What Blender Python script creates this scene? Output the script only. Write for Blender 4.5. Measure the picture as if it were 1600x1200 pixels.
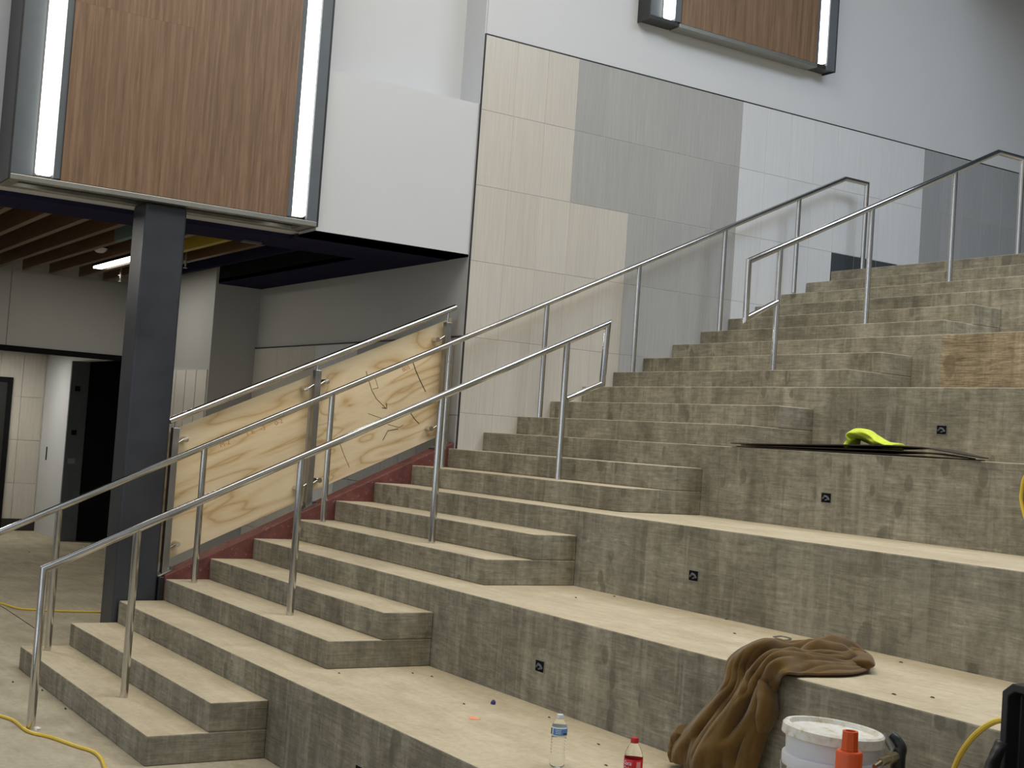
import bpy, math, random
import numpy as np
from mathutils import Vector, Matrix
for o in list(bpy.data.objects): bpy.data.objects.remove(o)
random.seed(7)
scn = bpy.context.scene
COL = scn.collection
# ---------------------------------------------------------------- camera
F_PX = 2100.2975
RX, ROLL, YAW = math.radians(92.5451), math.radians(4.01293), math.radians(57.48685)
CAM = np.array([9.45165, -2.23805, 1.74831])
Rm = (Matrix.Rotation(YAW, 3, 'Z') @ Matrix.Rotation(RX, 3, 'X') @ Matrix.Rotation(ROLL, 3, 'Z'))
cd = bpy.data.cameras.new('camera'); cam = bpy.data.objects.new('camera', cd); COL.objects.link(cam)
cd.sensor_fit = 'HORIZONTAL'; cd.sensor_width = 36.0; cd.lens = F_PX / 1600 * 36.0
cd.clip_start = 0.05; cd.clip_end = 200
cam.matrix_world = Matrix.Translation(Vector(CAM)) @ Rm.to_4x4()
scn.camera = cam
RN = np.array(Rm)
def ray(u, v): return RN @ np.array([(u - 800) / F_PX, -(v - 600) / F_PX, -1.0])
def on(ax, val, u, v):
    r = ray(u, v); t = (val - CAM[ax]) / r[ax]; return CAM + t * r
def at_dist(D, u, v):
    r = ray(u, v); return CAM + D * r / np.linalg.norm(r)
# ---------------------------------------------------------------- world, lights, exposure
scn.view_settings.view_transform = 'Standard'; scn.view_settings.look = 'None'
scn.view_settings.gamma = 1; scn.view_settings.use_curve_mapping = False
scn.view_settings.exposure = 0.27
w = bpy.data.worlds.new('world'); scn.world = w; w.use_nodes = True
bg = w.node_tree.nodes['Background']; bg.inputs[0].default_value = (0.80, 0.89, 1.0, 1); bg.inputs[1].default_value = 1.12
def area(name, loc, rot, sx, sy, watts, col):
    l = bpy.data.lights.new(name, 'AREA'); l.shape = 'RECTANGLE'; l.size = sx; l.size_y = sy; l.energy = watts; l.color = col
    o = bpy.data.objects.new(name, l); COL.objects.link(o); o.location = loc; o.rotation_euler = rot
    return o
area('hall_lamp_and_daylight', (4.5, 1.0, 8.6), (0, 0, 0), 5.0, 5.0, 330, (1.0, 0.94, 0.83))
area('corridor_lamp_and_fill', (-5.2, 1.905, 3.395), (0, 0, 0), 1.5, .08, 9, (1.0, .96, .86))
area('corridor_lamp_and_fill', (-2.6, -.9, 3.395), (0, 0, 0), 2.0, .3, 44, (1.0, .96, .86))  # added fill with no visible fixture, brightens the corridor walls
area('recess_lamp_light', (-9.75, 1.25, 2.54), (0, 0, 0), .15, 1.4, 22, (1.0, .97, .88))
area('hall_lamp_and_daylight', (6.5, 6.5, 8.6), (0, 0, 0), 4.0, 4.0, 330, (0.76, 0.86, 1.0))  # added bluish source standing in for daylight over the upper stair
# ---------------------------------------------------------------- helpers
def tag(o, label=None, cat=None, group=None, kind=None):
    if label: o['label'] = label
    if cat: o['category'] = cat
    if group: o['group'] = group
    if kind: o['kind'] = kind
    return o
def empty(name, loc=(0, 0, 0)):
    o = bpy.data.objects.new(name, None); COL.objects.link(o); o.location = loc; o.empty_display_size = .1
    return o
def sets(o, parent):
    if parent is not None:
        bpy.context.view_layer.update()
        o.parent = parent; o.matrix_parent_inverse = parent.matrix_world.inverted()
class MB:
    def __init__(s): s.v = []; s.f = []; s.m = []
    def add(s, vs, fs, mi=0):
        b = len(s.v); s.v += [tuple(map(float, q)) for q in vs]
        for f in fs: s.f.append(tuple(b + i for i in f)); s.m.append(mi)
        return s
    def box(s, x0, x1, y0, y1, z0, z1, mi=0, top=None):
        vs = [(x0,y0,z0),(x1,y0,z0),(x1,y1,z0),(x0,y1,z0),(x0,y0,z1),(x1,y0,z1),(x1,y1,z1),(x0,y1,z1)]
        fs = [(0,3,2,1),(0,1,5,4),(1,2,6,5),(2,3,7,6),(3,0,4,7)]
        s.add(vs, fs, mi)
        s.f.append(tuple(len(s.v) - 8 + i for i in (4,5,6,7))); s.m.append(mi if top is None else top)
        return s
    def prism(s, poly, axis, a0, a1, mi=0):
        n = len(poly); vs = []
        for a in (a0, a1):
            for (p, q) in poly:
                vs.append({0:(a,p,q),1:(p,a,q),2:(p,q,a)}[axis])
        fs = [tuple(range(n))[::-1], tuple(range(n, 2*n))] + [(i, (i+1) % n, n + (i+1) % n, n + i) for i in range(n)]
        return s.add(vs, fs, mi)
    def tube(s, path, r, n=16, mi=0, caps=True):
        P = [Vector(p) for p in path]; k = len(P); vs = []
        up = None
        for i in range(k):
            d0 = (P[i] - P[i-1]).normalized() if i > 0 else (P[1] - P[0]).normalized()
            d1 = (P[i+1] - P[i]).normalized() if i < k-1 else d0
            t = (d0 + d1); t = t.normalized() if t.length > 1e-6 else d0
            if up is None:
                up = Vector((1, 0, 0)) if abs(d0.x) < .9 else Vector((0, 0, 1))
            a = (up - d0 * up.dot(d0)).normalized(); b = d0.cross(a).normalized(); up = a
            ri = r[i] if isinstance(r, (list, tuple)) else r
            den = max(.25, d0.dot(t))
            for j in range(n):
                th = 2 * math.pi * j / n; off = (a * math.cos(th) + b * math.sin(th)) * ri
                # project along d0 onto mitre plane
                off = off - d0 * (off.dot(t) / den)
                vs.append(P[i] + off)
            # transport up past bend
            up = (a - t * 0)
            nd = d1; up = (up - nd * up.dot(nd)).normalized() if (up - nd * up.dot(nd)).length > 1e-4 else b
        fs = []
        for i in range(k-1):
            for j in range(n):
                fs.append((i*n+j, i*n+(j+1) % n, (i+1)*n+(j+1) % n, (i+1)*n+j))
        if caps: fs.append(tuple(range(n))[::-1]); fs.append(tuple((k-1)*n + j for j in range(n)))
        return s.add(vs, fs, mi)
    def lathe(s, prof, c=(0,0,0), n=32, mi=0, caps=True):
        vs = []; fs = []; k = len(prof)
        for (r, z) in prof:
            for j in range(n):
                th = 2*math.pi*j/n; vs.append((c[0]+r*math.cos(th), c[1]+r*math.sin(th), c[2]+z))
        for i in range(k-1):
            for j in range(n): fs.append((i*n+j, i*n+(j+1)%n, (i+1)*n+(j+1)%n, (i+1)*n+j))
        if caps: fs.append(tuple(range(n))[::-1]); fs.append(tuple((k-1)*n+j for j in range(n)))
        return s.add(vs, fs, mi)
    def mesh(s, name, mats):
        me = bpy.data.meshes.new(name); me.from_pydata(s.v, [], s.f)
        for m in (mats if isinstance(mats, (list, tuple)) else [mats]): me.materials.append(m)
        me.polygons.foreach_set('material_index', s.m)
        return me
    def build(s, name, mats, parent=None, bevel=0, smooth=False, seg=2):
        me = s.mesh(name, mats)
        o = bpy.data.objects.new(name, me); COL.objects.link(o)
        if smooth:
            me.polygons.foreach_set('use_smooth', [True]*len(me.polygons))
            me.set_sharp_from_angle(angle=math.radians(40))
        if bevel:
            b = o.modifiers.new('bevel', 'BEVEL'); b.width = bevel; b.segments = seg; b.limit_method = 'ANGLE'
        sets(o, parent)
        return o
def struct(o): o['kind'] = 'structure'; return o
# ---------------------------------------------------------------- materials
class NT:
    def __init__(s, name):
        s.mat = bpy.data.materials.new(name); s.mat.use_nodes = True; s.t = s.mat.node_tree
        s.b = s.t.nodes['Principled BSDF']
    def n(s, typ, **kw):
        nd = s.t.nodes.new(typ)
        for k, v in kw.items(): setattr(nd, k, v)
        return nd
    def l(s, a, b): s.t.links.new(a, b)
    def coord(s, scale=(1,1,1), rot=(0,0,0)):
        c = s.n('ShaderNodeTexCoord'); m = s.n('ShaderNodeMapping'); s.l(c.outputs['Object'], m.inputs[0])
        m.inputs['Scale'].default_value = scale; m.inputs['Rotation'].default_value = rot
        return m.outputs[0]
    def noise(s, co, scale, detail=4, rough=.55, dist=0):
        q = s.n('ShaderNodeTexNoise'); s.l(co, q.inputs['Vector']); q.inputs['Scale'].default_value = scale
        q.inputs['Detail'].default_value = detail; q.inputs['Roughness'].default_value = rough; q.inputs['Distortion'].default_value = dist
        return q.outputs['Fac']
    def ramp(s, fac, stops):
        r = s.n('ShaderNodeValToRGB'); s.l(fac, r.inputs[0]); e = r.color_ramp.elements
        while len(e) < len(stops): e.new(.5)
        for i, (p, c) in enumerate(stops):
            e[i].position = p; e[i].color = (c, c, c, 1) if isinstance(c, (int, float)) else (*c, 1)
        return r.outputs[0]
    def mix(s, fac, a, b, mode='MIX'):
        m = s.n('ShaderNodeMix'); m.data_type = 'RGBA'; m.blend_type = mode
        for sock, v in ((m.inputs[0], fac), (m.inputs[6], a), (m.inputs[7], b)):
            if isinstance(v, (int, float)): sock.default_value = v
            elif isinstance(v, tuple): sock.default_value = (*v, 1)
            else: s.l(v, sock)
        return m.outputs[2]
    def bump(s, h, strength=.2, dist=.01):
        b = s.n('ShaderNodeBump'); b.inputs['Strength'].default_value = strength; b.inputs['Distance'].default_value = dist
        s.l(h, b.inputs['Height']); s.l(b.outputs[0], s.b.inputs['Normal'])
    def col(s, c):
        if isinstance(c, tuple): s.b.inputs['Base Color'].default_value = (*c, 1)
        else: s.l(c, s.b.inputs['Base Color'])
    def set(s, rough=.5, metal=0, spec=.5):
        s.b.inputs['Roughness'].default_value = rough; s.b.inputs['Metallic'].default_value = metal
        s.b.inputs['Specular IOR Level'].default_value = spec
        return s.mat
def plain(name, c, rough=.5, metal=0, var=.06, scale=8, spec=.5):
    t = NT(name); co = t.coord(); f = t.noise(co, scale, 3)
    hi = tuple(min(1, x*(1+var)) for x in c); lo = tuple(x*(1-var) for x in c)
    t.col(t.ramp(f, [(.3, lo), (.7, hi)])); return t.set(rough, metal, spec)
def riser_mat(name, dark, mid, light, grain=.55, brick=.22):
    t = NT(name)
    def fmul(a, b):
        m = t.n('ShaderNodeMath'); m.operation = 'MULTIPLY'
        for i, v in enumerate((a, b)):
            if isinstance(v, (int, float)): m.inputs[i].default_value = v
            else: t.l(v, m.inputs[i])
        return m.outputs[0]
    g = t.noise(t.coord((1.1, 1.1, 17)), 2.0, 7, .66, 2.6)          # plywood-form grain, horizontal
    big = t.noise(t.coord((1, 1, 1.1)), 1.5, 6, .66, .9)
    streak = t.noise(t.coord((4.2, 4.2, .45)), 2.2, 5, .68, .3)
    fine = t.noise(t.coord(), 34, 5, .75)
    mid_n = t.noise(t.coord((1, 1, 1.6)), 6.5, 5, .7, .8)
    base = t.ramp(big, [(.32, dark), (.5, mid), (.68, light)])
    c = t.mix(grain, base, t.ramp(g, [(.32, .2), (.5, .5), (.68, .82)]), 'OVERLAY')
    c = t.mix(.36, c, t.ramp(streak, [(.34, .24), (.52, .5), (.66, .74)]), 'OVERLAY')
    c = t.mix(.3, c, t.ramp(mid_n, [(.35, .26), (.55, .52), (.7, .7)]), 'OVERLAY')
    c = t.mix(.35, c, t.ramp(fine, [(.3, .25), (.7, .75)]), 'OVERLAY')
    br = t.n('ShaderNodeTexBrick'); m = t.n('ShaderNodeCombineXYZ'); sp = t.n('ShaderNodeSeparateXYZ')
    t.l(t.coord(), sp.inputs[0]); t.l(sp.outputs[0], m.inputs[0]); t.l(sp.outputs[2], m.inputs[1])
    t.l(m.outputs[0], br.inputs['Vector']); br.inputs['Scale'].default_value = 1; br.inputs['Mortar Size'].default_value = .0012
    br.inputs['Brick Width'].default_value = 1.22; br.inputs['Row Height'].default_value = .1524; br.offset = .37
    br.inputs['Color1'].default_value = (.4,.4,.4,1); br.inputs['Color2'].default_value = (.62,.6,.56,1); br.inputs['Mortar'].default_value = (.5,.5,.5,1)
    c = t.mix(brick, c, br.outputs[0], 'OVERLAY')
    # dark damp blotches and handprint-like ovals, pale dusty drips
    wob = t.noise(t.coord(), 8, 5, .65)
    for sc3, lo, hi, gs, g0, amt in (((3.2, 3.2, 1.9), .29, .32, .9, .46, .62), ((7.5, 7.5, 4.2), .31, .36, 1.6, .49, .55)):
        vo = t.n('ShaderNodeTexVoronoi'); t.l(t.coord(sc3), vo.inputs['Vector']); vo.inputs['Scale'].default_value = 1.0
        ad = t.n('ShaderNodeMath'); ad.operation = 'ADD'; t.l(vo.outputs['Distance'], ad.inputs[0]); t.l(fmul(wob, .24), ad.inputs[1])
        spot = t.ramp(ad.outputs[0], [(lo, 1.0), (hi, 0.0)])
        gate = t.ramp(t.noise(t.coord(), gs, 2), [(g0, 0.0), (g0+.06, amt)])
        c = t.mix(fmul(spot, gate), c, tuple(x*.62 for x in dark))
    drip = t.noise(t.coord((6.5, 6.5, .35)), 1.6, 3, .6, .2)
    c = t.mix(fmul(t.ramp(drip, [(.58, 0.0), (.62, .45)]), t.ramp(mid_n, [(.4, .3), (.6, 1.0)])), c, tuple(min(1, x*1.22) for x in light))
    c = t.mix(fmul(t.ramp(drip, [(.36, .5), (.41, 0.0)]), t.ramp(mid_n, [(.4, 1.0), (.6, .4)])), c, tuple(x*.75 for x in dark))
    t.col(c); t.bump(g, .3, .004)
    return t.set(.72, 0, .3)
def tread_mat(name, a, b, dirt=.5):
    t = NT(name)
    f = t.noise(t.coord((1, 1.6, 1)), 2.3, 6, .62, .5); s = t.noise(t.coord(), 30, 5, .7)
    sw = t.noise(t.coord((.8, 5, 1)), 2.5, 4, .6, 1.2)
    c = t.ramp(f, [(.3, a), (.7, b)])
    c = t.mix(.3, c, t.ramp(sw, [(.3, .36), (.7, .62)]), 'OVERLAY')
    c = t.mix(.3, c, t.ramp(s, [(.3, .32), (.7, .66)]), 'OVERLAY')
    sp = t.noise(t.coord(), 55, 2, .5); c = t.mix(t.ramp(sp, [(.72, 0.0), (.76, dirt)]), c, (.1, .085, .06))
    t.col(c); t.bump(s, .12, .003); return t.set(.75, 0, .25)
def tile_mat(name, c, rough=.32, rib=.5):
    t = NT(name); oi = t.n('ShaderNodeObjectInfo')
    c3 = t.n('ShaderNodeTexCoord'); m = t.n('ShaderNodeMapping'); t.l(c3.outputs['Object'], m.inputs[0]); m.inputs['Scale'].default_value = (60, 60, 1.2)
    ofs = t.n('ShaderNodeVectorMath'); ofs.operation = 'ADD'; t.l(m.outputs[0], ofs.inputs[0])
    ml = t.n('ShaderNodeMath'); ml.operation = 'MULTIPLY'; t.l(oi.outputs['Random'], ml.inputs[0]); ml.inputs[1].default_value = 50
    t.l(ml.outputs[0], ofs.inputs[1])
    r = t.noise(ofs.outputs[0], 1.8, 5, .65)
    col = t.ramp(r, [(.3, tuple(x*(1-.22*rib) for x in c)), (.7, tuple(min(1, x*(1+.16*rib)) for x in c))])
    tint = t.ramp(oi.outputs['Random'], [(0, .47), (1, .53)])
    t.col(t.mix(.6, col, tint, 'OVERLAY')); t.bump(r, .1, .002)
    return t.set(rough, 0, .5)
def wood_mat(name, lo, hi, axis='z', sc=1.0, rough=.45):
    t = NT(name); oi = t.n('ShaderNodeObjectInfo')
    k = {'z': (42, 42, 1.3), 'x': (1.1, 26, 26), 'y': (26, 1.1, 26)}[axis]
    co = t.coord(tuple(x*sc for x in k)); ml = t.n('ShaderNodeVectorMath'); ml.operation = 'ADD'
    mm = t.n('ShaderNodeMath'); mm.operation = 'MULTIPLY'; t.l(oi.outputs['Random'], mm.inputs[0]); mm.inputs[1].default_value = 30
    t.l(co, ml.inputs[0]); t.l(mm.outputs[0], ml.inputs[1])
    a = t.noise(ml.outputs[0], 1.0, 6, .62, .8); b = t.noise(ml.outputs[0], 4.5, 4, .7)
    md = tuple((p+q)/2 for p, q in zip(lo, hi))
    c = t.ramp(a, [(.3, lo), (.5, md), (.7, hi)]); c = t.mix(.5, c, t.ramp(b, [(.3, .33), (.7, .62)]), 'OVERLAY')
    c = t.mix(.5, c, t.ramp(oi.outputs['Random'], [(0, .46), (1, .54)]), 'OVERLAY')
    t.col(c); return t.set(rough, 0, .4)
def plywood_mat(name, seed, ys=.55, k=13):
    t = NT(name)
    co = t.coord((1, 1, 1), (math.radians(-25), 0, 0))
    m = t.n('ShaderNodeMapping'); t.l(co, m.inputs[0]); m.inputs['Location'].default_value = (0, seed, seed*.7); m.inputs['Scale'].default_value = (1, ys, 2.6)
    big = t.noise(m.outputs[0], 1.35, 2.5, .5, .7)
    mu = t.n('ShaderNodeMath'); mu.operation = 'MULTIPLY'; t.l(big, mu.inputs[0]); mu.inputs[1].default_value = k
    fr = t.n('ShaderNodeMath'); fr.operation = 'PINGPONG'; t.l(mu.outputs[0], fr.inputs[0]); fr.inputs[1].default_value = 1
    ring = t.ramp(fr.outputs[0], [(.0, (.54, .37, .18)), (.14, (.67, .50, .28)), (.5, (.75, .60, .38)), (1, (.78, .64, .42))])
    fine = t.noise(t.coord((1, 3, 30), (math.radians(-25), 0, 0)), 3, 4, .6)
    c = t.mix(.25, ring, t.ramp(fine, [(.3, .38), (.7, .6)]), 'OVERLAY')
    t.col(c); return t.set(.6, 0, .3)
def emit(name, c, st):
    t = NT(name); t.b.inputs['Base Color'].default_value = (.9, .9, .88, 1); t.b.inputs['Emission Color'].default_value = (*c, 1); t.b.inputs['Emission Strength'].default_value = st
    return t.mat
def glass_mat(name, c, rough=.03, alpha=1.0):
    t = NT(name); t.col(c); t.b.inputs['Transmission Weight'].default_value = 1.0; t.b.inputs['IOR'].default_value = 1.15
    return t.set(rough)
M = {}
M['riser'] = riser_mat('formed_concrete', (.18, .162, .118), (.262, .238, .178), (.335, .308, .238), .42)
M['riser_warm'] = riser_mat('formed_concrete_brown', (.23, .175, .105), (.285, .225, .14), (.34, .28, .185), .95, 0)
M['tread'] = tread_mat('trowelled_lit_concrete', (.455, .38, .255), (.575, .495, .35))  # trowelled, dusty finish plus warm overhead light put into the colour
M['floor'] = tread_mat('floor_concrete', (.33, .285, .20), (.50, .44, .325), .7)
M['tile_beige'] = tile_mat('tile_beige', (.575, .54, .48))
M['tile_grey'] = tile_mat('tile_grey', (.40, .40, .39), .28)
M['tile_white'] = tile_mat('tile_white', (.64, .66, .68), .22, .3)
M['tile_dark'] = tile_mat('tile_dark', (.34, .35, .36), .28)
M['tile_slate'] = tile_mat('tile_slate', (.045, .055, .065), .4)
M['grout'] = plain('grout', (.56, .55, .53), .8)
M['white'] = plain('white_paint', (.60, .615, .635), .55, var=.015, scale=1.2)
M['grey'] = plain('grey_paint', (.47, .47, .46), .5, var=.02, scale=1.2)
M['navy'] = plain('navy_paint', (.022, .022, .055), .95, var=.05, spec=.05)
M['ceil_blue'] = plain('slate_blue_paint', (.12, .15, .19), .9, spec=.1)
M['black'] = plain('black_paint', (.012, .012, .013), .95, spec=.04)
M['blackmetal'] = plain('black_metal', (.035, .036, .036), .4, .3)
M['greymetal'] = plain('grey_anodised', (.10, .115, .13), .5, .0)
M['rail_metal'] = plain('pale_aluminium', (.36, .36, .33), .35, .8)
M['column'] = plain('primed_steel', (.042, .046, .056), .42, .25, .25, 2.5)
M['veneer'] = wood_mat('walnut_veneer', (.13, .075, .042), (.27, .17, .102))
M['slat'] = wood_mat('oak_baffle', (.10, .052, .026), (.19, .11, .06), 'x')
M['yellow_slat'] = plain('yellow_baffle', (.45, .33, .03), .5)
M['teal_slat'] = plain('teal_baffle', (.14, .21, .21), .5)
t = NT('brushed_steel'); f = t.noise(t.coord((14, 1.2, 1.2)), 9, 4, .7); t.col(t.ramp(f, [(.3, (.55, .54, .52)), (.7, (.68, .67, .65))])); M['steel'] = t.set(.13, 1.0)
t = NT('satin_steel'); f = t.noise(t.coord((30, 30, 1)), 6, 4, .7); t.col(t.ramp(f, [(.3, (.30, .30, .30)), (.7, (.42, .42, .42))])); M['post_steel'] = t.set(.32, 1.0)
M['ply_a'] = plywood_mat('plywood_first', 0.0, .28, 10); M['ply_b'] = plywood_mat('plywood_second', 3.7, .6, 15)
t = NT('red_primer'); f = t.noise(t.coord(), 7, 6, .7); g = t.noise(t.coord(), 26, 4, .7)
c = t.ramp(f, [(.3, (.085, .024, .02)), (.7, (.20, .062, .05))]); c = t.mix(t.ramp(g, [(.60, 0.0), (.70, .7)]), c, (.36, .24, .21)); t.col(c); M['red'] = t.set(.6)
M['tube_light'] = emit('light_diffuser', (1.0, .98, .90), 3.2)
M['lamp'] = emit('corridor_lamp', (1.0, .97, .85), 4.0)
M['cord'] = plain('yellow_cord', (.72, .50, .05), .45)
M['plastic_white'] = plain('white_plastic', (.68, .69, .72), .35, var=.03)
t = NT('stained_white_plastic'); f = t.noise(t.coord(), 24, 5, .7); c = t.ramp(f, [(.46, (.74, .73, .68)), (.58, (.66, .61, .48)), (.72, (.33, .27, .17))]); t.col(c); M['lid'] = t.set(.4)
M['orange'] = plain('orange_plastic', (.62, .085, .012), .4, var=.05)
M['rubber'] = plain('black_rubber', (.016, .016, .017), .45)
M['brass'] = plain('worn_brass', (.35, .28, .17), .35, .9)
M['print_black'] = plain('black_print', (.03, .03, .035), .6)
M['print_red'] = plain('red_stencil', (.50, .22, .10), .8)
M['blue'] = plain('blue_label', (.10, .22, .50), .4, var=.15)
M['pale'] = plain('pale_label', (.66, .74, .80), .4)
M['red_label'] = plain('red_label', (.55, .012, .02), .35)
M['red_cap'] = plain('red_cap', (.48, .012, .016), .35)
M['pet'] = glass_mat('clear_plastic', (.97, .98, .97))
M['hivis'] = plain('lime_fabric', (.62, .72, .06), .8, var=.12, scale=20)
M['sheet'] = plain('board_and_gap_shade', (.035, .022, .013), .7, var=.3)
M['pink_mark'] = plain('orange_chalk', (.85, .33, .18), .9)
M['debris'] = plain('debris', (.06, .05, .035), .8)
M['chalk'] = plain('plaster_crumb', (.75, .73, .68), .8)
M['blue_scrap'] = plain('blue_scrap', (.03, .04, .16), .6)
t = NT('canvas_brown'); f = t.noise(t.coord(), 9, 4, .6); g = t.noise(t.coord(), 260, 2, .6)
t.col(t.ramp(f, [(.3, (.098, .054, .013)), (.7, (.155, .086, .022))])); t.bump(g, .3, .002); t.b.inputs['Sheen Weight'].default_value = .25; M['canvas'] = t.set(.85, 0, .15)
# ---------------------------------------------------------------- setting
h, d, W = 0.1524, 0.3219, 2.758
XR = 12.0                     # right end of the tiers, out of view
YW = 3.30                     # near end of the tiled wall
struct(MB().box(-16, 14, -8, 4.5, -.2, 0).build('floor', M['floor']))
FL = bpy.data.objects['floor']
MB().tube([on(2, .0, -40, 925), on(2, .0, 8, 951), on(2, .0, 62, 987)], .005, 6).build('saw_cut_joint', M['debris'], FL)
struct(MB().box(-.34, 0, YW, 16, 5.106, 9).build('wall_left', M['white']))
struct(MB().box(-.34, -.003, YW, 16, 0, 5.10).build('wall_left_tiled', M['grout']))
WT = bpy.data.objects['wall_left_tiled']
struct(MB().box(-.05, .004, YW, 16, 5.100, 5.108).build('trim_1', M['blackmetal']))
struct(MB().box(-.014, .003, YW-.008, YW, 3.658*0+1.55, 5.108).build('trim_2', M['blackmetal']))
struct(MB().box(-.5, -.34, -9, YW, 3.285, 9).build('wall_left_set_back', M['white']))
struct(MB().box(-.34, -.02, 1.925, YW-.012, 3.25, 4.52).build('wall_left_bulkhead', M['white']))
struct(MB().box(-.34, -.012, YW-.012, YW, 4.52, 9).build('wall_left_return', M['white']))
struct(MB().box(-.34, -.012, YW-.010, YW, 0, 4.52).build('wall_left_end', M['grey']))
struct(MB().box(-1, 14, -8, 16, 9, 9.3).build('ceiling', M['white']))
struct(MB().box(0, 14, 8.9, 16, 7.1, 7.4).build('ceiling_lower', M['ceil_blue']))
struct(MB().box(-1, 14, 16, 16.3, 3, 9).build('wall_back', M['white']))
struct(MB().box(13.5, 13.7, -8, 16, 0, 9).build('reflection_wall_right', M['grey']))  # unseen wall added so the posts reflect something darker on their right
cw = struct(empty('reflection_frame', (2, -8, 0)))  # unseen dark bars added to put stripes into the steel rail reflections
for k in range(9): MB().box(-4.2+k*2.2, -3.75+k*2.2, -8.1, -7.8, 0, 9).build('reflection_bar', M['blackmetal'], cw)
MB().box(-4.2, 13.6, -8.1, -7.85, 3.2, 3.6).build('reflection_crossbar', M['blackmetal'], cw); MB().box(-4.2, 13.6, -8.1, -7.85, 0, .9).build('reflection_low_panel', M['greymetal'], cw)
# tiles of the big wall: 0.3125 x 0.625
TW, TH = .3153, .6255
def tile_mesh(m, w=TW, hh=TH, ax=0):
    g = .004; b = MB(); e = .001
    if ax == 0:   # faces +X
        pr = [(-.012, 0), (-e, 0), (0, e)]
        y0, y1, z0, z1 = g/2, w-g/2, g/2, hh-g/2
        b.add([(-.012,y0,z0),(-.012,y1,z0),(-.012,y1,z1),(-.012,y0,z1),(-e,y0,z0),(-e,y1,z0),(-e,y1,z1),(-e,y0,z1),
               (0,y0+e,z0+e),(0,y1-e,z0+e),(0,y1-e,z1-e),(0,y0+e,z1-e)],
              [(8,9,10,11),(4,5,9,8),(5,6,10,9),(6,7,11,10),(7,4,8,11),(0,1,5,4),(1,2,6,5),(2,3,7,6),(3,0,4,7)])
    else:         # faces -Y
        x0, x1, z0, z1 = g/2, w-g/2, g/2, hh-g/2
        b.add([(x0,.012,z0),(x1,.012,z0),(x1,.012,z1),(x0,.012,z1),(x0,e,z0),(x1,e,z0),(x1,e,z1),(x0,e,z1),
               (x0+e,0,z0+e),(x1-e,0,z0+e),(x1-e,0,z1-e),(x0+e,0,z1-e)],
              [(8,9,10,11),(4,5,9,8),(5,6,10,9),(6,7,11,10),(7,4,8,11),(0,1,5,4),(1,2,6,5),(2,3,7,6),(3,0,4,7)])
    return b.mesh('tile', m)
TM = {k: tile_mesh(M[k]) for k in ('tile_beige','tile_grey','tile_white','tile_dark','tile_slate')}
def put(me, name, loc, parent):
    o = bpy.data.objects.new(name, me); COL.objects.link(o); o.location = loc; o.parent = parent; return o
for i in range(30):
    y0 = YW + i*TW
    stair_z = (min(y0/d, 24))*h - .02       # top of stair at the near end of this tile
    for j in range(8):
        z0 = 5.10 - (j+1)*TH
        if z0 + TH < stair_z: continue
        if y0 > 12.5: continue
        k = 'tile_beige' if (i < 3 or (i < 5 and j >= 2)) else 'tile_grey' if i < 9 else 'tile_white' if i < 17 else 'tile_dark'
        if j == 2 and i >= 13: k = 'tile_slate' if i < 16 else k
        if j >= 3 and i >= 13: k = 'tile_slate'
        put(TM[k], 'tile', (0, y0, z0), WT)
# corridor behind the opening
struct(MB().box(-4.49, -.34, YW, YW+.2, 0, 3.25).build('wall_corridor_back', M['grey']))
struct(MB().box(-7.25, -4.49, 2.78, YW+.2, 0, 3.6).build('wall_corridor_side', M['grey']))
struct(MB().box(-4.49, -.012, YW-.024, YW-.010, 2.592, 2.602).build('trim_3', M['blackmetal']))
CB = bpy.data.objects['wall_corridor_back']
TMY = {k: tile_mesh(M[k], .3195, .64, 1) for k in ('tile_beige','tile_grey','tile_white')}
for i in range(14):
    for j in range(4):
        x0 = -4.485 + i*.3195
        k = 'tile_beige' if i < 5 else 'tile_white' if (i < 8 and j == 0) or (j == 2 and i % 5 < 2) or (j == 3 and i in (1, 2, 6)) else 'tile_grey'
        put(TMY[k], 'tile', (x0, YW-.022, 2.59-(j+1)*.64), CB)
CS = bpy.data.objects['wall_corridor_side']
for i in range(8):
    for j in range(3):
        put(TMY['tile_beige'], 'tile', (-7.22+i*.3395, 2.768, 2.32-(j+1)*.64), CS)
# recess at the far end
struct(MB().box(-7.3, -7.25, -6, 2.78, 2.50, 4.0).build('wall_corridor_panel', M['grey']))
CPN = bpy.data.objects['wall_corridor_panel']
for y0, y1 in ((-1.4, 1.245), (1.253, 2.775)): MB().box(-7.25, -7.238, y0, y1, 2.50, 3.40).build('wall_panel', M['grey'], CPN)
struct(MB().box(-7.34, -7.22, -6, 2.78, 2.435, 2.50).build('trim_4', M['black']))
struct(MB().box(-11, -7.3, -6, 2.62, 2.58, 2.7).build('ceiling_recess', M['white']))
struct(MB().box(-11, -10.8, -6, 2.6, 0, 2.6).build('wall_recess_back', M['grout']))
WR = bpy.data.objects['wall_recess_back']
for i in range(6):
    for j in range(4):
        put(TM['tile_beige'], 'tile', (-10.788, 2.58-(i+1)*.3153, 2.56-(j+1)*TH), WR)
struct(MB().box(-10.8, -10.77, -6, 2.6, 0, .17).build('baseboard_recess', M['blackmetal']))
struct(MB().box(-11, -9.30, 2.6, 2.75, 0, 2.6).box(-9.30, -7.25, 2.6, 2.75, 2.46, 2.6).build('wall_recess_side', M['white']))
MB().box(-10.45, -10.39, 2.596, 2.6, 1.05, 1.24).build('wall_switch', M['black'], bpy.data.objects['wall_recess_side'])
dr = struct(empty('door_1', (-8.3, 2.7, 0)))
MB().box(-9.30, -9.25, 2.56, 2.80, 0, 2.46).build('door_frame', M['greymetal'], dr)
for z in (2.05, 1.45): MB().box(-9.252, -9.247, 2.62, 2.69, z, z+.07).build('hinge_slot', M['black'], dr)
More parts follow.
